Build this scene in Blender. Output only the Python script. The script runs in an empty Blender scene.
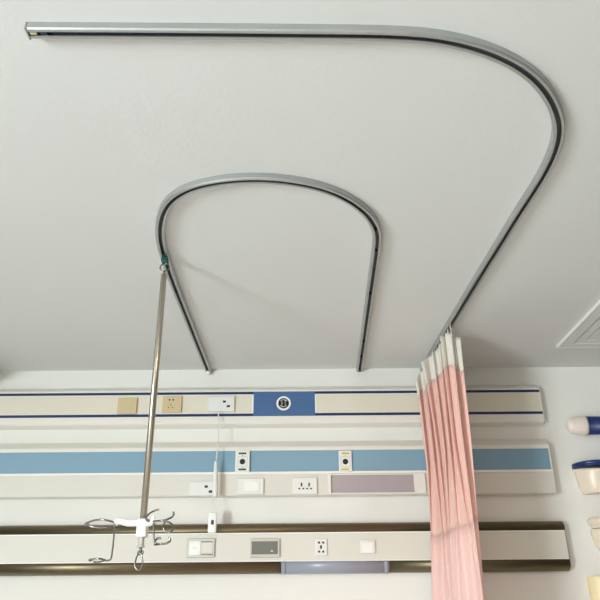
import bpy, bmesh, math, random
from mathutils import Vector, Matrix
random.seed(4)
S = bpy.context.scene
C = S.collection
PI = math.pi

# ------------------------------------------------------------------ room numbers
WY = 3.10          # the wall behind the bed
CH = 2.6178         # ceiling height
ZC = 1.55          # camera height
F = 680.0
pitch, yaw, roll = [math.radians(a) for a in (24.8, 0.3, -0.52)]
fw = Vector((math.sin(yaw)*math.cos(pitch), math.cos(yaw)*math.cos(pitch), math.sin(pitch)))
rt = Vector((math.cos(yaw), -math.sin(yaw), 0))
up = rt.cross(fw)
rt, up = math.cos(roll)*rt + math.sin(roll)*up, -math.sin(roll)*rt + math.cos(roll)*up
CAM = Vector((0, 0, ZC))
def ray(px, py): return fw*F + rt*(px-300) - up*(py-300)
def at_y(px, py, y):                 # where a sight line meets a plane parallel to the wall
    d = ray(px, py); return CAM + d*((y-CAM.y)/d.y)
def on_wall(px, py, off=0.0): return at_y(px, py, WY-off)
def on_ceil(px, py, drop=0.0):
    d = ray(px, py); return CAM + d*((CH-drop-ZC)/d.z)

# ------------------------------------------------------------------ materials
def lin(c):
    return tuple((v/255/12.92 if v/255 <= .04045 else ((v/255+.055)/1.055)**2.4) for v in c) + (1,)
def mat(name, rgb, rough=.5, metal=0.0, noise=0.0, scale=20, bump=0.0, bscale=60, spec=None, trans=0.0, coat=0.0):
    m = bpy.data.materials.new(name); m.use_nodes = True
    nt = m.node_tree; b = nt.nodes['Principled BSDF']
    b.inputs['Base Color'].default_value = lin(rgb)
    b.inputs['Roughness'].default_value = rough
    b.inputs['Metallic'].default_value = metal
    if spec is not None: b.inputs['Specular IOR Level'].default_value = spec
    if coat: b.inputs['Coat Weight'].default_value = coat
    if noise:
        tc = nt.nodes.new('ShaderNodeTexCoord'); n = nt.nodes.new('ShaderNodeTexNoise')
        n.inputs['Scale'].default_value = scale; n.inputs['Detail'].default_value = 4
        r = nt.nodes.new('ShaderNodeMix'); r.data_type = 'RGBA'
        c = lin(rgb)
        r.inputs[6].default_value = tuple(max(0, v*(1-noise)) for v in c[:3]) + (1,)
        r.inputs[7].default_value = tuple(min(1, v*(1+noise)) for v in c[:3]) + (1,)
        nt.links.new(tc.outputs['Object'], n.inputs['Vector']); nt.links.new(n.outputs['Fac'], r.inputs[0])
        nt.links.new(r.outputs[2], b.inputs['Base Color'])
    if bump:
        tc = nt.nodes.new('ShaderNodeTexCoord'); n = nt.nodes.new('ShaderNodeTexNoise')
        n.inputs['Scale'].default_value = bscale; n.inputs['Detail'].default_value = 5
        bp = nt.nodes.new('ShaderNodeBump'); bp.inputs['Strength'].default_value = bump; bp.inputs['Distance'].default_value = .01
        nt.links.new(tc.outputs['Object'], n.inputs['Vector']); nt.links.new(n.outputs['Fac'], bp.inputs['Height'])
        nt.links.new(bp.outputs['Normal'], b.inputs['Normal'])
    return m
def cloth(name, rgb, see, translucent=.35):
    m = bpy.data.materials.new(name); m.use_nodes = True
    nt = m.node_tree; nt.nodes.clear()
    o = nt.nodes.new('ShaderNodeOutputMaterial'); d = nt.nodes.new('ShaderNodeBsdfDiffuse'); t = nt.nodes.new('ShaderNodeBsdfTranslucent')
    tc = nt.nodes.new('ShaderNodeTexCoord'); w = nt.nodes.new('ShaderNodeTexNoise'); w.inputs['Scale'].default_value = 160
    mx = nt.nodes.new('ShaderNodeMix'); mx.data_type = 'RGBA'
    c = lin(rgb)
    mx.inputs[6].default_value = tuple(v*.93 for v in c[:3]) + (1,); mx.inputs[7].default_value = tuple(min(1, v*1.05) for v in c[:3]) + (1,)
    nt.links.new(tc.outputs['Object'], w.inputs['Vector']); nt.links.new(w.outputs['Fac'], mx.inputs[0])
    nt.links.new(mx.outputs[2], d.inputs[0]); nt.links.new(mx.outputs[2], t.inputs[0])
    a = nt.nodes.new('ShaderNodeMixShader'); a.inputs[0].default_value = translucent
    nt.links.new(d.outputs[0], a.inputs[1]); nt.links.new(t.outputs[0], a.inputs[2])
    last = a
    if see:
        p = nt.nodes.new('ShaderNodeBsdfTransparent'); e = nt.nodes.new('ShaderNodeMixShader'); e.inputs[0].default_value = see
        nt.links.new(a.outputs[0], e.inputs[1]); nt.links.new(p.outputs[0], e.inputs[2]); last = e
    nt.links.new(last.outputs[0], o.inputs[0])
    return m

M = dict(
    wall=mat('wall_paint', (229, 228, 222), .75, noise=.015, scale=3, bump=.05, bscale=120),
    ceiling=mat('ceiling_paint', (216, 218, 216), .85, noise=.02, scale=2, bump=.06, bscale=90),
    tan=mat('taupe_paint', (118, 114, 108), .75, noise=.015, scale=3),
    brown=mat('brown_wall', (92, 84, 76), .7, noise=.03, scale=4),
    floor=mat('vinyl_floor', (202, 200, 197), .45, noise=.05, scale=6),
    white=mat('white_enamel', (228, 225, 216), .38),
    plastic=mat('white_plastic', (226, 226, 222), .35),
    bright=mat('bright_white_trim', (238, 238, 233), .3),
    cream=mat('cream_cover', (221, 215, 198), .45),
    grey=mat('light_grey_cover', (216, 213, 203), .45),
    navy=mat('navy_stripe', (15, 38, 86), .4),
    blue=mat('blue_panel', (66, 102, 148), .4, noise=.03),
    sky=mat('sky_blue_strip', (124, 159, 179), .4, noise=.02, scale=5),
    beige=mat('champagne_plate', (206, 186, 146), .42),
    bronze=mat('bronze_aluminium', (120, 109, 86), .40, metal=.9),
    alu=mat('brushed_aluminium', (176, 178, 177), .38, metal=.7, noise=.05, scale=90),
    slot_shade=mat('painted_slot_shade', (82, 88, 91), .6),  # dark colour painted in for the shade inside the track slots
    aluin=mat('track_inside', (70, 76, 80), .5, metal=.6),
    steel=mat('stainless_pole', (176, 170, 156), .3, metal=.9),
    chrome=mat('chrome_wire', (140, 140, 136), .2, metal=1.0),
    dark=mat('black_hole', (18, 18, 20), .5),
    dgrey=mat('dark_grey_plate', (112, 112, 104), .5, noise=.12, scale=260),
    mauve=mat('frosted_recess', (166, 156, 160), .35, noise=.03),
    diff=mat('lamp_diffuser', (150, 154, 166), .3, noise=.03),
    silver=mat('silver_frame', (190, 190, 184), .35, metal=.5),
    green=mat('green_label', (24, 74, 44), .5),
    yellow=mat('yellow_label', (214, 186, 62), .5),
    teal=mat('teal_plastic', (10, 74, 70), .4),
    ivory=mat('ivory_plastic', (226, 214, 196), .32),
    pinkish=mat('pale_cap', (230, 218, 208), .28),
    rail_blue=mat('blue_vinyl', (17, 43, 100), .38),
    butter=mat('butter_plastic', (230, 214, 170), .4),
    screen=mat('dark_indicator', (30, 40, 60), .3),
    pink_mesh=cloth('pink_netting', (255, 217, 207), .12, .3),
    pink=cloth('pink_fabric', (253, 216, 209), 0, .28),
    head=cloth('white_header', (255, 249, 242), .05, .45),
    yellowcap=mat('yellowed_stop', (186, 180, 140), .5),
)

# ------------------------------------------------------------------ helpers
def obj(name, bm, m, parent=None, smooth=False, flip=True):
    me = bpy.data.meshes.new(name)
    if flip: bmesh.ops.recalc_face_normals(bm, faces=bm.faces[:])
    bm.to_mesh(me); bm.free()
    me.materials.append(M[m] if isinstance(m, str) else m)
    if smooth:
        for p in me.polygons: p.use_smooth = True
    o = bpy.data.objects.new(name, me); C.objects.link(o)
    if parent:
        o.parent = parent
        o.matrix_parent_inverse = world(parent).inverted()
    return o
def world(o):
    m = Matrix.Translation(o.location)
    return m if not o.parent else Matrix.Identity(4)
def empty(name, loc, label, cat, group=None):
    o = bpy.data.objects.new(name, None); C.objects.link(o); o.location = loc; o.empty_display_size = .05
    o['label'] = label; o['category'] = cat
    if group: o['group'] = group
    return o
def struct(name, bm, m, parent=None):
    o = obj(name, bm, m, parent)
    if not parent: o['kind'] = 'structure'
    return o
def box(bm, a, b, bev=0.0, seg=2):
    a, b = Vector(a), Vector(b)
    r = bmesh.ops.create_cube(bm, size=1)
    vs = r['verts']
    bmesh.ops.scale(bm, vec=(b-a), verts=vs); bmesh.ops.translate(bm, vec=(a+b)/2, verts=vs)
    if bev:
        es = list({e for v in vs for e in v.link_edges})
        bmesh.ops.bevel(bm, geom=es, offset=bev, segments=seg, affect='EDGES', profile=.5)
    return bm
def B(a, b, bev=0.0, seg=2): return box(bmesh.new(), a, b, bev, seg)
def prism_x(prof, x0, x1, bm=None, bev=0.0):          # outline in (y, z) run along x
    bm = bm or bmesh.new()
    A = [bm.verts.new((x0, y, z)) for y, z in prof]; D = [bm.verts.new((x1, y, z)) for y, z in prof]
    n = len(prof)
    for i in range(n): bm.faces.new((A[i], A[(i+1) % n], D[(i+1) % n], D[i]))
    f1 = bm.faces.new(A); f2 = bm.faces.new(D[::-1])
    if bev:
        es = list(set(f1.edges) | set(f2.edges))
        bmesh.ops.bevel(bm, geom=es, offset=bev, segments=2, affect='EDGES', profile=.5)
    return bm
def disc_y(bm, c, r, y0, y1, n=24, r2=None):           # short cylinder facing the room
    r2 = r if r2 is None else r2
    A = [bm.verts.new((c[0]+r*math.cos(2*PI*i/n), y0, c[1]+r*math.sin(2*PI*i/n))) for i in range(n)]
    D = [bm.verts.new((c[0]+r2*math.cos(2*PI*i/n), y1, c[1]+r2*math.sin(2*PI*i/n))) for i in range(n)]
    for i in range(n): bm.faces.new((A[i], A[(i+1) % n], D[(i+1) % n], D[i]))
    bm.faces.new(A); bm.faces.new(D[::-1])
    return bm
def smooth_path(pts, per=8):
    P = [Vector(p) for p in pts]; P = [P[0]*2-P[1]] + P + [P[-1]*2-P[-2]]
    out = []
    for i in range(1, len(P)-2):
        for k in range(per):
            t = k/per; a, b, c, d = P[i-1], P[i], P[i+1], P[i+2]
            out.append(.5*((2*b)+(c-a)*t+(2*a-5*b+4*c-d)*t*t+(3*b-3*c+d-a)*t**3))
    out.append(P[-2].copy()); return out
def tube(bm, pts, r, n=10, closed=False):
    P = [Vector(p) for p in pts]; rings = []
    N = len(P); prev = None
    for i, p in enumerate(P):
        if closed: t = P[(i+1) % N]-P[i-1]
        else: t = P[min(i+1, N-1)]-P[max(i-1, 0)]
        t.normalize()
        if prev is None:
            a = t.cross(Vector((0, 0, 1)))
            if a.length < .1: a = t.cross(Vector((0, 1, 0)))
        else: a = prev - t*prev.dot(t)
        a.normalize(); prev = a; b = t.cross(a)
        rr = r[i] if isinstance(r, (list, tuple)) else r
        rings.append([bm.verts.new(p + rr*(math.cos(2*PI*k/n)*a + math.sin(2*PI*k/n)*b)) for k in range(n)])
    for i in range(N if closed else N-1):
        A, D = rings[i], rings[(i+1) % N]
        for k in range(n): bm.faces.new((A[k], A[(k+1) % n], D[(k+1) % n], D[k]))
    if not closed:
        bm.faces.new(rings[0][::-1]); bm.faces.new(rings[-1])
    return bm
def sweep_profile(path, prof):        # closed outline (side, height) run along a level path
    bm = bmesh.new(); rings = []; N = len(path)
    for i, p in enumerate(path):
        t = path[min(i+1, N-1)]-path[max(i-1, 0)]; t.z = 0; t.normalize()
        s = Vector((t.y, -t.x, 0))
        rings.append([bm.verts.new(p + s*a + Vector((0, 0, h))) for a, h in prof])
    n = len(prof)
    for i in range(N-1):
        for k in range(n): bm.faces.new((rings[i][k], rings[i][(k+1) % n], rings[i+1][(k+1) % n], rings[i+1][k]))
    bm.faces.new(rings[0]); bm.faces.new(rings[-1][::-1])
    return bm

# ------------------------------------------------------------------ the setting
XL, XR, YF = -3.6, 2.7, -3.6
struct('floor', B((XL-.1, YF-.1, -.1), (XR+.1, WY+.1, 0)), 'floor')
struct('ceiling', B((XL-.1, YF-.1, CH), (XR+.1, WY+.1, CH+.1)), 'ceiling')
struct('wall_back', B((XL-.1, WY, 0), (XR+.1, WY+.1, CH)), 'wall')
struct('wall_right', B((XR, YF, 0), (XR+.1, WY, CH)), 'brown')
struct('wall_front', B((XL-.1, YF-.1, 0), (XR+.1, YF, CH)), 'tan')
w0, w1, wz0, wz1 = -3.2, -1.5, .35, 1.80               # window opening in the left wall
bm = bmesh.new()
box(bm, (XL-.1, YF, 0), (XL, w0, CH)); box(bm, (XL-.1, w1, 0), (XL, WY, CH))
box(bm, (XL-.1, w0, 0), (XL, w1, wz0)); box(bm, (XL-.1, w0, wz1), (XL, w1, CH))
struct('wall_left', bm, 'tan')
bm = bmesh.new()
for a, b in (((w0, wz0), (w1, wz0+.05)), ((w0, wz1-.05), (w1, wz1)), ((w0, wz0), (w0+.05, wz1)), ((w1-.05, wz0), (w1, wz1)), (((w0+w1)/2-.025, wz0), ((w0+w1)/2+.025, wz1))):
    box(bm, (XL-.08, a[0], a[1]), (XL-.03, b[0], b[1]))
struct('window_1', bm, 'plastic')

struct('shade_box', B((-2.3, 2.30, 2.528), (-1.46, WY, CH)), 'wall')      # unseen box, added to shade the upper left ceiling corner

# ------------------------------------------------------------------ ceiling tracks
W2, HT, SL, LIP, TH = .0145, .0175, .0054, .0025, .002
CPROF = [(-W2, 0), (-W2, -HT+.003), (-W2+.003, -HT), (-SL, -HT), (-SL, -HT+LIP), (-W2+TH, -HT+LIP), (-W2+TH, -TH),
         (W2-TH, -TH), (W2-TH, -HT+LIP), (SL, -HT+LIP), (SL, -HT), (W2-.003, -HT), (W2, -HT+.003), (W2, 0)]
def track_path(pix, end):
    pts = [on_ceil(x, y, .013) for x, y in pix]
    if end: pts[-1].y = WY-.004
    for p in pts: p.z = CH-.0005
    P = smooth_path(pts, 8)
    for _ in range(14):
        P = [P[0]] + [(P[i-1]+P[i]*2+P[i+1])/4 for i in range(1, len(P)-1)] + [P[-1]]
    return P
SLOT_SHADE = [(-W2+.0026, -.0026), (-W2+.0026, -HT+.0032), (-W2+.0030, -HT+.0032), (-W2+.0030, -.0030), (W2-.0030, -.0030), (W2-.0030, -HT+.0032), (W2-.0026, -HT+.0032), (W2-.0026, -.0026)]  # outline of the dark strip that stands in for shade in the slot
outer_pix = [(29, 32.2), (100, 32.6), (200, 33.3), (300, 34.2), (375, 35), (420, 37.2), (450, 41.5), (480, 49), (508, 60.5), (530, 74.5), (546, 91.5), (556, 111), (559.5, 131), (553.5, 155), (540, 181), (521, 210), (500, 244), (480, 276), (460, 309), (440, 342), (425, 367)]
outer = track_path(outer_pix, True)
t = empty('curtain_track', outer[0], 'long grey aluminium curtain rail curving across the ceiling to the wall', 'curtain rail')
obj('channel', sweep_profile(outer, CPROF), 'alu', t); obj('channel_shade', sweep_profile(outer, SLOT_SHADE), 'slot_shade', t)
tx = (outer[1]-outer[0]).normalized()
b = bmesh.new(); box(b, outer[0]+Vector((-.004, -W2-.001, -HT-.001)), outer[0]+Vector((-.0003, W2+.001, 0)), .001)
o = obj('end_cap', b, 'alu', t)
b = bmesh.new(); box(b, outer[0]+Vector((.002, -.0035, -HT+.001)), outer[0]+Vector((.016, .0035, -HT+.012)), .001)
obj('end_stop', b, 'yellowcap', t)['label'] = 'yellowed stop in the open end of the rail'
b = bmesh.new(); box(b, outer[0]+Vector((.022, -.0085, -HT+.0035)), outer[0]+Vector((.036, .0085, -HT+.010)), .001)
obj('runner', b, 'screen', t)
for q in (.30, .52):
    p = outer[int(q*len(outer)*.4)]
    b = bmesh.new(); tube(b, [p+Vector((0, 0, -HT+.006)), p+Vector((0, 0, -.0032))], .0035, 10); obj('screw', b, 'aluin', t)

arch_pix = [(209, 373), (190.5, 326), (175, 287), (166.5, 263), (160.5, 241), (160.5, 222), (167, 205), (183, 192), (208, 184), (240, 180), (270, 180), (300, 183.5), (330, 191), (352, 202), (367, 214), (375.5, 227), (377.5, 242), (372, 281), (365, 331), (359, 372)]
arch = track_path(arch_pix, True)
arch[0].y = WY-.004
t = empty('drip_track', arch[len(arch)//2], 'small arched aluminium rail on the ceiling carrying the hanging drip pole', 'drip rail')
obj('channel', sweep_profile(arch, CPROF), 'alu', t); obj('channel_shade', sweep_profile(arch, SLOT_SHADE), 'slot_shade', t)
for q in (.855, .905, .955, .975, .80, .1):
    p = arch[int(q*len(arch))]
    b = bmesh.new(); tube(b, [p+Vector((0, 0, -HT+.004)), p+Vector((0, 0, -.0032))], .0036, 10); obj('screw', b, 'dark', t)
p = on_ceil(207.5, 370, HT+.003); p.y = WY-.020
b = bmesh.new(); bmesh.ops.create_icosphere(b, subdivisions=3, radius=.0115, matrix=Matrix.Translation(p)); 
obj('end_stop', b, 'bright', t, True)['label'] = 'round white stop closing the left end'
p = arch[-1]
b = bmesh.new(); box(b, p+Vector((-SL+.0003, -.03, -HT-.002)), p+Vector((SL-.0003, -.004, -HT+.008)), .001)
obj('end_stop', b, 'dark', t)

# ------------------------------------------------------------------ access hatch in the ceiling
h0 = on_ceil(556, 345.5); hx, hy = h0.x, h0.y
side = .62
t = empty('ceiling_hatch', (hx+side/2, hy-side/2, CH), 'square white framed access panel set in the ceiling at the right', 'ceiling hatch')
def ring(bm, x0, y0, x1, y1, w, z0, z1):
    for a, b_ in (((x0, y0), (x1, y0+w)), ((x0, y1-w), (x1, y1)), ((x0, y0+w), (x0+w, y1-w)), ((x1-w, y0+w), (x1, y1-w))):
        box(bm, (a[0], a[1], z0), (b_[0], b_[1], z1))
b = bmesh.new(); ring(b, hx, hy-side, hx+side, hy, .004, CH-.0135, CH-.0002); obj('outer_frame', b, 'bright', t)
b = bmesh.new(); ring(b, hx+.0065, hy-side+.0065, hx+side-.0065, hy-.0065, .046, CH-.0128, CH-.0002); obj('border', b, 'ceiling', t)
b = bmesh.new(); ring(b, hx+.053, hy-side+.053, hx+side-.053, hy-.053, .006, CH-.002, CH-.0002); obj('gap', b, 'dark', t)
b = bmesh.new(); ring(b, hx+.0592, hy-side+.0592, hx+side-.0592, hy-.0592, .036, CH-.0110, CH-.0002); obj('inner_frame', b, 'ceiling', t)
b = bmesh.new(); ring(b, hx+.0955, hy-side+.0955, hx+side-.0955, hy-.0955, .004, CH-.002, CH-.0002); obj('gap', b, 'dgrey', t)
obj('door', B((hx+.0998, hy-side+.0998, CH-.010), (hx+side-.0998, hy-.0998, CH-.0002)), 'ceiling', t)

# ------------------------------------------------------------------ bed head units
PX0 = -1.72
def zz(py, off, px=300): return on_wall(px, py, off).z
D1 = .045
def flat(bm, px0, py0, px1, py1, off, th, bev=.002):      # a plate whose face stands th in front of a face at off
    a = on_wall((px0), (py0), off+th); c = on_wall(px1, py1, off+th)
    return box(bm, (a.x, WY-off-th, c.z), (c.x, WY-off+.0003 - .0003, a.z), bev)
def plate(name, m, parent, px0, py0, px1, py1, off, th=.009, bev=.002, label=None):
    b = bmesh.new(); flat(b, px0, py0, px1, py1, off, th, bev); o = obj(name, b, m, parent)
    if label: o['label'] = label
    return o
def strip(name, m, parent, z0, z1, x0, x1, off, th, bev=0.0):
    return obj(name, B((x0, WY-off-th, z0), (x1, WY-off, z1), bev), m, parent)
def holes(name, parent, spots, off, m='dark', w=.004, h=.006):
    b = bmesh.new()
    for s in spots:
        px, py = s[0], s[1]; ww, hh = (s[2], s[3]) if len(s) > 2 else (w, h)
        p = on_wall(px, py, off); box(b, (p.x-ww/2, WY-off-.0006, p.z-hh/2), (p.x+ww/2, WY-off+.0004, p.z+hh/2))
    return obj(name, b, m, parent)
PR = 1.133            # common right end of the three units

# --- upper unit: white with two navy lines
zt, zf, zfb, zb = zz(386.8, .012), zz(390, D1), zz(421.5, D1), zz(427.5, .008)
u1 = empty('bed_head_unit', (-.3, WY, zb), 'white wall trunking with two navy lines and a blue badge panel, topmost of three', 'bed head unit', 'bed head trunking on the wall')
prof = [(WY, zt+.004), (WY-.012, zt), (WY-D1+.004, zf+.006), (WY-D1, zf), (WY-D1, zfb), (WY-D1+.005, zfb-.008), (WY-.008, zb), (WY, zb)]
obj('housing', prism_x(prof, PX0, PR, bev=.004), 'white', u1)
e = .0012
obj('top_line', B((PX0, WY-D1-e, zz(393.9, D1)), (PR-.006, WY-D1, zz(391.5, D1))), 'navy', u1)['label'] = 'thin navy line along the top edge'
obj('bottom_line', B((PX0, WY-D1-e, zz(415.8, D1)), (PR-.006, WY-D1, zz(413.2, D1))), 'navy', u1)['label'] = 'thin navy line along the bottom edge'
zc0, zc1 = zz(412.6, D1), zz(394.8, D1)
xb0, xb1 = on_wall(253.5, 404, D1).x, on_wall(315, 404, D1).x
g = .006
b = bmesh.new(); box(b, (PX0, WY-D1-.0018, zc0+.002), (xb0-g, WY-D1, zc1-.002)); 
obj('cover_strip', b, 'cream', u1)['label'] = 'long cream raceway cover left of the blue panel'
b = bmesh.new(); box(b, (xb1+g, WY-D1-.0018, zc0+.002), (PR-.012, WY-D1, zc1-.002)); obj('cover_strip', b, 'cream', u1)['label'] = 'cream raceway cover right of the blue panel'
b = bmesh.new(); box(b, (xb0-g, WY-D1-.0022, zc0), (xb0, WY-D1, zc1)); obj('cover_end', b, 'bright', u1)
b = bmesh.new(); box(b, (xb1, WY-D1-.0022, zc0), (xb1+g, WY-D1, zc1)); obj('cover_end', b, 'bright', u1)
bp = obj('badge_panel', B((xb0, WY-D1-.0026, zz(415.6, D1)), (xb1, WY-D1, zz(391.6, D1)), .0008), 'blue', u1)
bp['label'] = 'blue square panel with a round black and white badge'
c = on_wall(283.6, 403.4, D1+.003); cc = (c.x, c.z); yb = WY-D1-.0026
b = bmesh.new(); disc_y(b, cc, .0335, yb-.0030, yb, 36, ); obj('badge_ring', b, 'bright', bp, False)
b = bmesh.new(); disc_y(b, cc, .0245, yb-.0042, yb-.003, 36); obj('badge_disc', b, 'dark', bp)
b = bmesh.new()
for s in (1, -1):
    arc = [(cc[0]+.0155*math.sin(a), yb-.0044, cc[1]+s*(.004+.0125*math.cos(a))) for a in [(-1.05+2.1*i/10) for i in range(11)]]
    tube(b, arc, .0024, 8)
    tube(b, [(cc[0]+s*.0075, yb-.0044, cc[1]-.009), (cc[0]+s*.0075, yb-.0044, cc[1]+.009)], .0018, 8)
obj('badge_symbol', b, 'silver', bp)
F1 = D1+.0018
plate('blank_plate', 'beige', u1, 118.4, 397.6, 136, 413.6, F1, .010, .003, 'plain champagne cover plate')
s = plate('socket_plate', 'beige', u1, 162.8, 396.0, 181, 412.4, F1, .010, .003, 'champagne five hole power socket')
holes('pin_hole', s, [(169.6, 399.8, .007, .007), (173.2, 399.8, .007, .007), (170.8, 404.8, .004, .006), (168.6, 407.6, .0035, .006), (172.6, 407.6, .0035, .006)], F1+.010)
s = plate('intercom_plate', 'plastic', u1, 208.3, 396.3, 234.2, 411.2, F1, .013, .003, 'white nurse call plate with two dark contacts')
holes('contact', s, [(224.4, 401.6, .014, .010), (228.4, 406.2, .015, .010)], F1+.013, 'screen')
cz1 = on_wall(219, 411.3, F1+.006)

# --- middle unit: sky blue strip with gas outlets
D2 = .050
zt, zf, zfb, zb = zz(441.5, .014), zz(447.0, D2), zz(495.2, D2), zz(496.9, .008)
u2 = empty('bed_head_unit', (-.3, WY, zb), 'white wall trunking with a wide sky blue strip and gas outlets, middle one of three', 'bed head unit', 'bed head trunking on the wall')
prof = [(WY, zt+.004), (WY-.014, zt), (WY-D2+.004, zf+.006), (WY-D2, zf), (WY-D2, zfb+.003), (WY-D2+.003, zfb), (WY-.006, zb), (WY, zb)]
obj('housing', prism_x(prof, PX0, PR, bev=.004), 'white', u2)
zs0, zs1 = zz(471.3, D2), zz(450.4, D2)
obj('colour_strip', B((PX0, WY-D2-.0012, zs0), (PR-.010, WY-D2, zs1)), 'sky', u2)['label'] = 'wide sky blue strip'
obj('ledge', B((PX0, WY-D2-.006, zz(473.9, D2)), (PR-.006, WY-D2, zz(471.6, D2)), .0015), 'bright', u2)['label'] = 'bright white ridge below the blue strip'
xr0, xr1 = on_wall(331, 485, D2).x, on_wall(414, 485, D2).x
zr1, zr0 = zz(474.6, D2), zz(494.6, D2)
fx0, fx1 = xr0-.013, xr1+.05
b = bmesh.new(); box(b, (PX0, WY-D2-.0014, zz(494.6, D2)), (fx0, WY-D2, zz(474.3, D2))); obj('cover_strip', b, 'grey', u2)['label'] = 'light grey socket cover left of the lamp recess'
b = bmesh.new(); box(b, (fx1, WY-D2-.0014, zz(494.6, D2)), (PR-.005, WY-D2, zz(474.3, D2))); obj('cover_strip', b, 'grey', u2)['label'] = 'light grey cover right of the lamp recess'
b = bmesh.new()
box(b, (fx0, WY-D2-.010, zr0), (xr0, WY-D2, zr1), .001); box(b, (xr1, WY-D2-.010, zr0), (fx1, WY-D2, zr1), .001)
box(b, (xr0, WY-D2-.010, zr1-.005), (xr1, WY-D2, zr1)); box(b, (xr0, WY-D2-.010, zr0), (xr1, WY-D2, zr0+.005))
lr = obj('lamp_frame', b, 'white', u2)
obj('lamp_lens', B((xr0, WY-D2-.0012, zr0+.005), (xr1, WY-D2, zr1-.005)), 'mauve', lr)
F2 = D2+.0012
def outlet(px, m, lab):
    s = plate('gas_outlet', 'plastic', u2, px-6.9, 450.6, px+6.9, 471.6, F2, .012, .002, lab)
    off = F2+.012
    for q in ((px, 453.4, .034, .0075), (px-.2, 469.4, .034, .0075)): holes('label_bar', s, [q], off, m)
    for q in ((px, 455.8, .004, .005), (px, 467.3, .004, .005)): holes('arrow', s, [q], off, 'dgrey' if m == 'green' else 'yellow')
    p = on_wall(px, 461.6, off)
    b = bmesh.new(); ring2 = .021
    for a, c2 in (((-ring2, -.024), (ring2, -.0225)), ((-ring2, .0225), (ring2, .024)), ((-ring2, -.024), (-ring2+.0015, .024)), ((ring2-.0015, -.024), (ring2, .024))):
        box(b, (p.x+a[0], WY-off-.001, p.z+a[1]), (p.x+c2[0], WY-off, p.z+c2[1]))
    obj('outlet_bezel', b, 'silver', s)
    b = bmesh.new(); disc_y(b, (p.x, p.z), .0115, WY-off-.003, WY-off, 20, .0125); obj('outlet_port', b, 'dark', s)
outlet(242.4, 'green', 'white gas outlet with dark green label bars')
outlet(345.4, 'yellow', 'white gas outlet with yellow label bars')
F2b = D2+.0014
s = plate('intercom_plate', 'plastic', u2, 189.5, 481.6, 214.8, 495.6, F2b, .013, .003, 'white nurse call plate with two dark contacts')
holes('contact', s, [(206.2, 486.6, .014, .010), (210.4, 491.6, .015, .011)], F2b+.013, 'screen')
s = plate('switch_plate', 'plastic', u2, 238.2, 478.4, 263.6, 494.2, F2b, .011, .003, 'white plate with one wide pale rocker')
a = on_wall(244, 482, F2b+.014); c = on_wall(259, 491, F2b+.014)
obj('rocker', B((a.x, WY-F2b-.0145, c.z), (c.x, WY-F2b-.011, a.z), .0015), 'bright', s)
s = plate('socket_plate', 'plastic', u2, 292.6, 477.6, 317.2, 494.0, F2b, .011, .003, 'white double socket with two groups of three slots')
holes('pin_hole', s, [(301.5, 484.6, .0065, .016), (309.1, 484.6, .0065, .016), (299.3, 488.6, .008, .006), (303.3, 488.6, .008, .006), (307.1, 488.6, .008, .006), (311, 488.6, .008, .006)], F2b+.011)

# --- lower unit: rounded bronze rails
D3 = .048
za1, za0 = zz(522.9, D3-.012), zz(532.4, D3)
zb1, zb0 = zz(561.4, D3), zz(573.2, D3-.010)
u3 = empty('bed_head_unit', (-.3, WY, zb0), 'white wall trunking between two bronze rails, lowest of three', 'bed head unit', 'bed head trunking on the wall')
obj('housing', B((PX0, WY-D3, zb1-.002), (PR+.006, WY, za0+.002), .0), 'grey', u3)
def rail(z_low, z_high, up_round, x0, x1, d, inset=0.0):
    n = 10; P = []
    h = z_high-z_low
    r = min(h, d)*.72
    # rounded outer corner, flat against the wall
    if up_round:
        P += [(WY, z_low), (WY-d, z_low), (WY-d, z_high-r)]
        P += [(WY-d+r-r*math.cos(a), z_high-r+r*math.sin(a)) for a in [PI/2*i/n for i in range(1, n+1)]]
        P += [(WY, z_high)]
    else:
        P += [(WY, z_high), (WY-d, z_high), (WY-d, z_low+r)]
        P += [(WY-d+r-r*math.cos(a), z_low+r-r*math.sin(a)) for a in [PI/2*i/n for i in range(1, n+1)]]
        P += [(WY, z_low)]
    return prism_x(P, x0, x1)
DB = D3+.003
o = obj('top_rail', rail(za0, za1, True, PX0, PR+.006, DB), 'bronze', u3, True); o['label'] = 'rounded bronze rail along the top'
x0d, x1d = on_wall(281, 568, DB).x, on_wall(389.5, 568, DB).x
o = obj('bottom_rail', rail(zb0, zb1, False, PX0, x0d, DB), 'bronze', u3, True); o['label'] = 'bronze rail along the bottom left of the lamp'
o = obj('bottom_rail', rail(zb0, zb1, False, x1d, PR+.006, DB), 'bronze', u3, True); o['label'] = 'bronze rail along the bottom right of the lamp'
ld = obj('lamp_diffuser', rail(zb0-.002, zb1, False, x0d+.0005, x1d-.0005, DB+.001), 'diff', u3, True); ld['label'] = 'blue grey lamp diffuser set in the bottom rail'
for xx in (x0d+.004, x1d-.020):
    obj('diffuser_end', rail(zb0-.003, zb1+.0005, False, xx, xx+.016, DB+.002), 'diff', ld, True)
obj('edge_bead', B((PX0, WY-DB-.001, za0-.004), (PR+.004, WY-D3, za0), .0), 'bright', u3)
obj('edge_bead', B((PX0, WY-DB-.001, zb1), (PR+.004, WY-D3, zb1+.004), .0), 'bright', u3)
for nm, a, c in (('end_cap', zb0+.004, za1-.004),):
    b = bmesh.new(); box(b, (PR+.0062, WY-D3+.004, a+.01), (PR+.0105, WY-.001, c-.01), .002); obj(nm, b, 'bronze', u3)
F3 = D3
s = plate('switch_plate', 'silver', u3, 187.2, 538.6, 214.2, 557.4, F3, .010, .002, 'silver framed switch with one white and one grey half')
y3 = WY-F3-.010
a = on_wall(189.4, 541.2, F3+.012); c = on_wall(200.4, 555.0, F3+.012); d_ = on_wall(212.2, 555.0, F3+.012)
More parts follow.
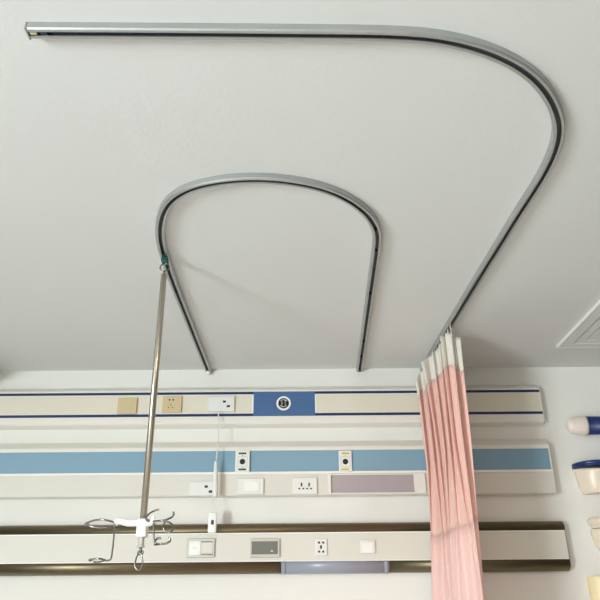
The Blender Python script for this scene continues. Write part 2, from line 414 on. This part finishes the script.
obj('rocker', B((a.x, y3-.004, c.z), (c.x, y3, a.z), .001), 'bright', s)['label'] = 'white half of the switch'
obj('rocker', B((c.x+.002, y3-.002, c.z+.008), (d_.x, y3, a.z-.006), .001), 'grey', s)['label'] = 'grey half of the switch'
for q in ((207, 541.7, .050, .004), (207, 554.6, .050, .004)): holes('trim_line', s, [q], F3+.010, 'dgrey')
holes('trim_mark', s, [(193.6, 548, .003, .006), (196, 548, .003, .006)], F3+.014, 'silver')
s = plate('cover_plate', 'silver', u3, 250.2, 538.8, 279.8, 557.2, F3, .010, .002, 'dark grey covered socket in a silver frame')
a = on_wall(251.6, 541.4, F3+.0125); c = on_wall(277.6, 554.0, F3+.0125)
obj('flap', B((a.x, y3-.0035, c.z), (c.x, y3, a.z), .0015), 'dgrey', s)
holes('latch', s, [(271.8, 551, .009, .004)], F3+.0135, 'bright')
s = plate('socket_plate', 'plastic', u3, 315.4, 538.9, 327.3, 555.6, F3, .008, .002, 'small white socket with five dark holes')
holes('pin_hole', s, [(319.0, 542.6, .009, .008), (323.2, 542.6, .009, .008), (321.0, 547, .008, .014), (319.2, 551.6, .008, .008), (323.2, 551.6, .008, .008)], F3+.008)
s = plate('switch_plate', 'plastic', u3, 360.2, 540.2, 375.6, 553.4, F3, .009, .002, 'small plain white switch')
a = on_wall(361.6, 542.6, F3+.011); c = on_wall(374, 552.4, F3+.011)
obj('rocker', B((a.x, WY-F3-.0115, c.z), (c.x, WY-F3-.009, a.z), .001), 'bright', s)

# ------------------------------------------------------------------ two nurse call handsets on cords
yq = WY-.095
top = Vector((cz1.x, WY-F1-.010, cz1.z+.002))
pb = at_y(215.8, 461, yq); pe = at_y(215.2, 496.5, yq)
t = empty('nurse_call_handset', pe, 'slim white call handset hanging on a thin cord from the upper trunking', 'call handset', 'nurse call handsets')
mid = at_y(218.2, 436, WY-.085)
b = bmesh.new(); tube(b, smooth_path([top, top+Vector((0, -.012, -.018)), mid, pb+Vector((.002, 0, .004))], 8), .0026, 8); obj('cord', b, 'plastic', t, True)
b = bmesh.new(); ax = pe-pb
tube(b, [pb+ax*f for f in (0, .02, .1, .35, .7, .97, 1)], [.004, .0065, .0075, .0095, .012, .0125, .009], 14); obj('grip', b, 'plastic', t, True)
b = bmesh.new(); tube(b, [pe+Vector((0, 0, -.0005)), pe+Vector((0, 0, -.006))], [.006, .005], 12); obj('push_button', b, 'silver', t)
yq = WY-.088
hb = at_y(212.2, 522, yq)
t = empty('nurse_call_handset', at_y(212, 533, yq), 'flat white call handset with a dark button dangling over the upper bronze rail', 'call handset', 'nurse call handsets')
wz = on_wall(213.2, 495.6, F2b+.006)
b = bmesh.new(); p0 = Vector((wz.x, WY-F2b-.009, wz.z+.001))
tube(b, smooth_path([p0, p0+Vector((.001, -.006, -.015)), at_y(213.8, 504, WY-.072), at_y(212.8, 513.2, yq)], 8), .0016, 8); obj('cord', b, 'plastic', t, True)
a = at_y(208.6, 512.6, yq); c = at_y(216.2, 533, yq)
b = bmesh.new(); box(b, (a.x, yq-.009, c.z), (c.x, yq+.009, a.z), .006, 3); o = obj('grip', b, 'bright', t, True)
p = at_y(212.4, 522.3, yq-.009)
b = bmesh.new(); box(b, (p.x-.006, yq-.0105, p.z-.009), (p.x+.006, yq-.0085, p.z+.009), .001); obj('call_button', b, 'navy', t)

# ------------------------------------------------------------------ hanging drip pole
hang = on_ceil(165.4, 258, HT)
t = empty('drip_pole', (hang.x, hang.y, 1.6), 'thin steel drip pole with wire bottle hooks hanging from the arched ceiling rail', 'drip pole')
hx_, hy_ = hang.x, hang.y
b = bmesh.new(); box(b, (hx_-.0034, hy_-.02, CH-HT-.002), (hx_+.0034, hy_+.016, CH-HT+.010), .001)
box(b, (hx_-.011, hy_-.016, CH-HT-.020), (hx_+.010, hy_+.012, CH-HT-.0015), .004); obj('carriage', b, 'teal', t)['label'] = 'teal plastic runner'
rz = CH-HT-.034
b = bmesh.new(); tube(b, [(hx_+.0145*math.cos(a), hy_+.004*math.sin(a), rz+.0155*math.sin(a)) for a in [2*PI*i/24 for i in range(24)]], .0022, 8, True); obj('ring', b, 'chrome', t, True)
pt = at_y(164.8, 275, hy_)
pbm = at_y(143.6, 522, hy_)
b = bmesh.new(); tube(b, [(hx_, hy_, rz-.013), (hx_, hy_, rz-.024), (hx_, hy_, rz-.026), (hx_, hy_, pt.z)], [.003, .003, .006, .006], 10); obj('swivel', b, 'chrome', t)
zc_ = pbm.z
b = bmesh.new(); tube(b, [(hx_, hy_, pt.z+.004), (hx_, hy_, pt.z), (hx_, hy_, zc_)], [.006, .0095, .0095], 20); obj('pole', b, 'steel', t, True)
Y = hy_
def P(px, py, dy=0.0): return at_y(px, py, Y+dy)
c0 = P(142, 520.5); c1 = P(141.2, 537.5)
cx = hx_
b = bmesh.new(); box(b, (cx-.0140, Y-.016, c1.z), (cx+.0145, Y+.016, c0.z+.004), .005, 3)
tube(b, smooth_path([(cx-.012, Y, c0.z-.006), P(128, 523), P(120, 521), P(115, 523)], 6), [.009]*19, 12)
tube(b, smooth_path([P(125, 523.5), P(122.5, 519.5), P(119, 520.0), P(117, 523)], 5), .003, 8)
tube(b, smooth_path([(cx+.012, Y-.008, c0.z-.006), P(149, 523.6, -.03), P(153.5, 521.5, -.06)], 6), .008, 12)
tube(b, [P(153.5, 522.5, -.06), P(153.2, 516.5, -.06), P(153.2, 515.2, -.06)], [.007, .006, .003], 10)
tube(b, [P(152, 521, -.06), P(159.5, 520.5, -.06), P(160.6, 519.0, -.06)], [.005, .005, .006], 10)
obj('hub', b, 'plastic', t, True)['label'] = 'white plastic hub and arms'
def wire(name, px_pts, r=.0022, m='chrome'):
    b = bmesh.new(); tube(b, smooth_path([P(*q) for q in px_pts], 6), r, 8); return obj(name, b, m, t, True)
o = wire('upper_hook', [(116, 524.2, 0), (112, 521.6, .02), (103, 519.8, .03), (95, 520.2, .03), (88, 522.4, .028), (83.4, 524.8, .024)], .0028)
wire('upper_hook', [(116, 524.2, 0), (112, 526.6, -.02), (104, 527.6, -.032), (95, 527.2, -.034), (89.6, 525.6, -.032), (87.4, 523.6, -.03)], .0026)
wire('drop_rod', [(115.2, 523.2, 0), (114.6, 528, 0), (113.0, 545, 0), (111.6, 556, 0), (110.6, 559.4, 0), (107.5, 560.6, 0), (104.5, 560.4, 0)], .0024)
wire('lower_hook', [(105, 560.2, 0), (101, 558.9, .016), (95, 558.9, .02), (88.4, 560.0, .018)], .0028)
wire('lower_hook', [(105, 560.2, 0), (100, 561.8, -.016), (94, 562.0, -.02), (90, 560.9, -.018)], .0024)
wire('upper_hook', [(154, 523, -.06), (147.5, 520.6, -.05), (146.2, 517.6, -.04), (150, 513.2, -.02), (155, 510.6, -.01), (159, 509.4, -.01)], .0026)
wire('upper_hook', [(146, 519.2, -.04), (152, 521.2, -.06), (160, 520.6, -.09), (168, 522, -.09), (173, 525.6, -.08), (173.4, 529, -.07), (170, 532, -.06), (165, 531.2, -.06), (163.4, 527, -.06), (164.6, 522.5, -.07)], .0026)
wire('upper_hook', [(167.6, 519.2, -.08), (171.5, 517.4, -.07), (173.6, 514.4, -.07), (173.4, 511.6, -.07)], .0028)
wire('upper_hook', [(160, 520.8, -.08), (164, 520.2, -.08), (167.8, 519.2, -.08)], .0024)
wire('drop_rod', [(153.4, 520, -.06), (153.6, 530, -.06), (154, 540, -.06), (154.6, 542.6, -.06), (157, 543.6, -.06)], .0024)
wire('lower_hook', [(154.6, 541, -.06), (157.5, 538.6, -.05), (161, 538.0, -.05)], .0032)
wire('lower_hook', [(154.6, 544.8, -.06), (160, 544.0, -.075), (166, 543.4, -.075), (170, 541.2, -.07), (170, 538.4, -.07), (168.6, 537.6, -.07)], .0028)
b = bmesh.new(); e1 = P(142.4, 537, 0); 
tube(b, [(cx, Y, c1.z+.002), (cx, Y, P(142, 545).z), (cx, Y, P(142, 546).z), (cx, Y, P(142, 547.4).z)], [.008, .008, .0105, .0105], 14); obj('collar', b, 'silver', t)
zq = P(142, 552.6).z
b = bmesh.new(); tube(b, [(cx, Y, P(142, 547).z), (cx, Y, zq)], .004, 8)
tube(b, [(cx+.0065*math.cos(a), Y+.002, zq+.0045*math.sin(a)) for a in [2*PI*i/16 for i in range(16)]], .0028, 8, True); obj('spring_swivel', b, 'chrome', t, True)
z0, z1 = P(141, 553.2).z, P(141, 570).z
b = bmesh.new(); zm = (z0+z1)/2; hh = (z0-z1)/2
tube(b, [(cx-.002+.0095*math.cos(a)*(1-.25*math.sin(a)), Y, zm+hh*math.sin(a)) for a in [2*PI*i/28 for i in range(28)]], .0024, 8, True); obj('spring_hook', b, 'chrome', t, True)

# ------------------------------------------------------------------ pink cubicle curtain
tail = [p for p in outer if p.y > 2.3 and p.x > .3]
def track_x(y):
    for a, c in zip(tail, tail[1:]):
        if a.y <= y <= c.y: return a.x+(c.x-a.x)*(y-a.y)/(c.y-a.y+1e-9)
    return tail[-1].x if y > tail[-1].y else tail[0].x
yA = on_ceil(452, 328, HT+.012).y; yB = 3.02
t = empty('cubicle_curtain', (track_x(2.78), 2.78, .35), 'pink hospital curtain with a net upper half bunched at the wall on its ceiling rail', 'curtain')
NW = 6; NU = 360
def plan(u, v):                    # u along the bunched width, v 0 at the top to 1 at the hem
    y = yA+(yB-yA)*u
    ph = 2*PI*NW*u-.5
    s_ = math.sin(ph)
    k = .6+.4*min(1, v*6)
    if u > .45 or .06 < u < .2: k = 1
    left = .014+.016*u+.008*math.sin(6*u+1)+.036*u*math.exp(-7*v)-.006*v+.030*math.exp(-((u-.62)/.09)**2)*math.exp(-9*v)            # folds flop further into the room near the wall
    right = .025-.004*u+.008*math.sin(11*u)
    right += .014*math.exp(-((u-.12)/.05)**2)*math.exp(-9*v)
    if u < .05: right *= .2; left *= .5
    fine = max(0, 1-2.2*v); low = min(1, max(0, (v-.2)*4.5))
    a = (right if s_ > 0 else left)*k*(1-.9*low)
    x = track_x(y) + a*s_ + (.0034*math.sin(3.3*ph+1) + .0022*math.sin(7.1*ph))*k*(.15+fine) + .022*low*math.sin(10*u+.2)
    x -= (.035*low+.02*v)*u**1.5
    y2 = y + .020*math.sin(2*ph+.5)*k*(1-.85*low)
    y2 += -.03*v*(1-u)
    return x, min(y2, WY-.072)
ZT, ZH = CH-HT-.010, .35
def sheet(za, zb, nv, scallop=False, zoff=None, off=0.0):
    bm = bmesh.new(); uvl = None; G = []
    for j in range(nv+1):
        row = []
        for i in range(NU+1):
            u = i/NU
            a = za(u); c = zb(u); z = a+(c-a)*j/nv
            v = (ZT-z)/(ZT-ZH)
            x, y = plan(u, max(0, v))
            row.append(bm.verts.new((x, y, z)))
        G.append(row)
    for j in range(nv):
        for i in range(NU): bm.faces.new((G[j][i], G[j][i+1], G[j+1][i+1], G[j+1][i]))
    return bm
def topz(u):
    s = math.sin(2*PI*NW*u-.5)
    return ZT - (.014+.030*u)*abs(s)**1.5 - .012*max(0, s) - .035*max(0, -s)*max(0, u-.6)/.4 - .045*max(0, s)*math.exp(-((u-.12)/.05)**2)
def headz(u): return topz(u)-.150+.075*u+.008*math.sin(7*u)
zjoin = at_y(455, 524, 2.62).z
def joinz(u): return zjoin+.004*math.sin(2*PI*NW*u)
def solid(o, th=.0012):
    md = o.modifiers.new('thickness', 'SOLIDIFY'); md.thickness = th; md.offset = 0
solid(obj('header_band', sheet(topz, headz, 8), 'head', t, True, False))
solid(obj('net_panel', sheet(headz, joinz, 26), 'pink_mesh', t, True, False), .0008)
solid(obj('fabric_panel', sheet(joinz, lambda u: ZH, 30), 'pink', t, True, False))
t.children[0]['label'] = 'off white header tape'
t.children[1]['label'] = 'see through pink netting'
t.children[2]['label'] = 'plain solid pink cloth'
for k in range(2*NW):
    u = (k*PI+.5)/(2*PI*NW)
    x, y = plan(u, 0); xt = track_x(y)
    b = bmesh.new()
    tube(b, smooth_path([(xt, y, CH-HT+.004), (xt, y, CH-HT-.006), ((xt+x)/2+.003, y-.004, CH-HT-.016), (x, y, ZT-.006)], 5), .0026, 8)
    box(b, (xt-.0036, y-.006, CH-HT+.0035), (xt+.0036, y+.006, CH-HT+.010), .001)
    obj('curtain_hook', b, 'bright', t, True)

# ------------------------------------------------------------------ handrail samples at the right
def guard(bm, prof, x0, x1, R, n=14):        # outline (stand-off, z) with rounded returns at both ends
    rings = []; dm = max(d for d, _ in prof); q = R/dm
    st = [(x0+R, -1, PI/2*i/n) for i in range(n+1)] + [(x1-R, 1, PI/2*i/n) for i in range(n, -1, -1)]
    for xc, sg, a in st:
        rings.append([bm.verts.new((xc+sg*d*q*math.cos(a), WY-max(.0004, d*math.sin(a)), z)) for d, z in prof])
    m = len(prof)
    for i in range(len(st)-1):
        for k in range(m): bm.faces.new((rings[i][k], rings[i][(k+1) % m], rings[i+1][(k+1) % m], rings[i+1][k]))
    bm.faces.new(rings[0]); bm.faces.new(rings[-1][::-1])
    return bm
def rounded(prof, per=6):                    # smooth open outline, closed along the wall
    return [(p.x, p.y) for p in smooth_path([Vector((a, c, 0)) for a, c in prof], per)]
XE = 1.80
grp = 'handrail samples on the wall'
# blue rail with a domed pale cap
a = on_wall(566, 424, .02)
zt_, zb_ = zz(415.2, .05, 585), zz(434.6, .05, 585)
zm = (zt_+zb_)/2; rr = (zt_-zb_)/2
xs = on_wall(587, 424, .05).x
t = empty('handrail', ((a.x+XE)/2, WY, zb_), 'blue handrail with a rounded white end cap, topmost at the right', 'handrail', grp)
b = bmesh.new()
def dome(bm, x0, x1, sgn):
    rings = []; n = 12; m = 28
    for i in range(n+1):
        a_ = PI/2*i/n; k = max(.05, math.sin(a_)**.55); x = x0+(x1-x0)*(1-math.cos(a_))
        rings.append([bm.verts.new((x, WY-.036+.034*k*math.cos(q), zm+rr*k*math.sin(q))) for q in [2*PI*j/m for j in range(m)]])
    for i in range(n):
        for k in range(m): bm.faces.new((rings[i][k], rings[i][(k+1) % m], rings[i+1][(k+1) % m], rings[i+1][k]))
    bm.faces.new(rings[0]); bm.faces.new(rings[-1][::-1])
dome(b, a.x-.005, xs, 1); obj('end_cap', b, 'pinkish', t, True)['label'] = 'domed white end cap'
b = bmesh.new(); dome(b, XE, XE-.1, -1); obj('end_cap', b, 'pinkish', t, True)['label'] = 'domed white end cap'
b = bmesh.new(); m = 28
pr = [(WY-.036+.0325*math.cos(q), zm+(rr-.003)*math.sin(q)) for q in [2*PI*j/m for j in range(m)]]
obj('grip', prism_x(pr, xs+.0005, XE-.1005), 'rail_blue', t, True)
b = bmesh.new(); box(b, (xs-.003, WY-.0715, zb_+.001), (xs, WY-.001, zt_-.001), .001); bm2 = b
# crash rail with a blue top strip
def rail_thing(label, parts, px, off=.0):
    x0 = on_wall(px, 480, .01).x
    zl = min(z for _, _, pf in parts for _, z in pf)
    t = empty('handrail', ((x0+XE)/2, WY, zl), label, 'handrail', grp)
    for nm, m_, pf in parts:
        dx = .006 if nm == 'body' else 0
        b = bmesh.new(); guard(b, pf, x0+dx, XE-dx, .10); obj(nm, b, m_, t, True)
z = lambda py, off=.09, px=596: zz(py, off, px)
d = .095
strip_p = rounded([(0, z(458.6)-.004), (d*.7, z(458.6)), (d, z(460.2)), (d+.002, z(462.6)), (d-.004, z(465.2)), (0, z(465.6))])
body_p = rounded([(0, z(468.0)), (d-.006, z(468.0)), (d-.003, z(470)), (d-.006, z(477)), (d-.014, z(486)), (d-.022, z(490.4)), (d-.03, z(491.4)), (0, z(491.8))])
neck_p = [(0, z(465.8)), (d*.5, z(465.8)), (d*.5, z(467.8)), (0, z(467.8))]
rail_thing('cream crash rail with a dark blue rubber strip along its top', [('top_strip', 'rail_blue', strip_p), ('neck', 'ivory', neck_p), ('body', 'ivory', body_p)], 574.6)
# plain ivory rail with a lip
lip_p = rounded([(0, z(514.8)), (.07, z(515.2)), (.088, z(517.5)), (.088, z(521)), (.076, z(524.5)), (.07, z(526.5)), (0, z(526.8))])
bd2 = rounded([(0, z(527.2)), (.076, z(527.2)), (.084, z(529.5)), (.080, z(537)), (.068, z(547)), (.058, z(551.2)), (.048, z(552.2)), (0, z(552.6))])
rail_thing('plain ivory handrail with a rounded top lip, below the blue topped rail', [('top_lip', 'ivory', lip_p), ('body', 'ivory', bd2)], 580.5)
bd3 = rounded([(0, z(575.4)), (.048, z(575.8)), (.054, z(578)), (.054, z(595)), (.050, z(614)), (.036, z(622)), (0, z(623))])
x0 = on_wall(588.8, 585, .01).x
t = obj('handrail', guard(bmesh.new(), bd3, x0, XE, .07), 'butter', None, True)
t['label'] = 'butter yellow handrail, lowest of the samples at the right'; t['category'] = 'handrail'; t['group'] = grp

# ------------------------------------------------------------------ light
def area(name, loc, rot, sx, sy, power, col):
    l = bpy.data.lights.new(name, 'AREA'); l.shape = 'RECTANGLE'; l.size = sx; l.size_y = sy; l.energy = power; l.color = col
    o = bpy.data.objects.new(name, l); o.location = loc; o.rotation_euler = rot; C.objects.link(o); return o
area('window_daylight', (XL-.02, (w0+w1)/2, (wz0+wz1)/2), (0, -PI/2, 0), wz1-wz0-.1, w1-w0-.1, 400, (.915, 1.0, 1.02))
area('warm_fill', (.25, .2, CH-.02), (0, 0, 0), .9, .3, 42, (1.0, .72, .55))  # added warm fill for the middle of the room, no fitting built
w = bpy.data.worlds.new('sky'); w.use_nodes = True; S.world = w
w.node_tree.nodes['Background'].inputs[0].default_value = (.75, .85, 1, 1); w.node_tree.nodes['Background'].inputs[1].default_value = .6

# ------------------------------------------------------------------ camera
cd = bpy.data.cameras.new('camera'); cam = bpy.data.objects.new('camera', cd); C.objects.link(cam)
cd.sensor_width = 36; cd.lens = F/600*36; cd.clip_start = .01
m = Matrix((( rt.x, up.x, -fw.x, CAM.x), (rt.y, up.y, -fw.y, CAM.y), (rt.z, up.z, -fw.z, CAM.z), (0, 0, 0, 1)))
cam.matrix_world = m
S.camera = cam
S.view_settings.view_transform = 'Standard'; S.view_settings.look = 'None'; S.view_settings.gamma = 1
S.view_settings.use_curve_mapping = False; S.view_settings.exposure = 0.0
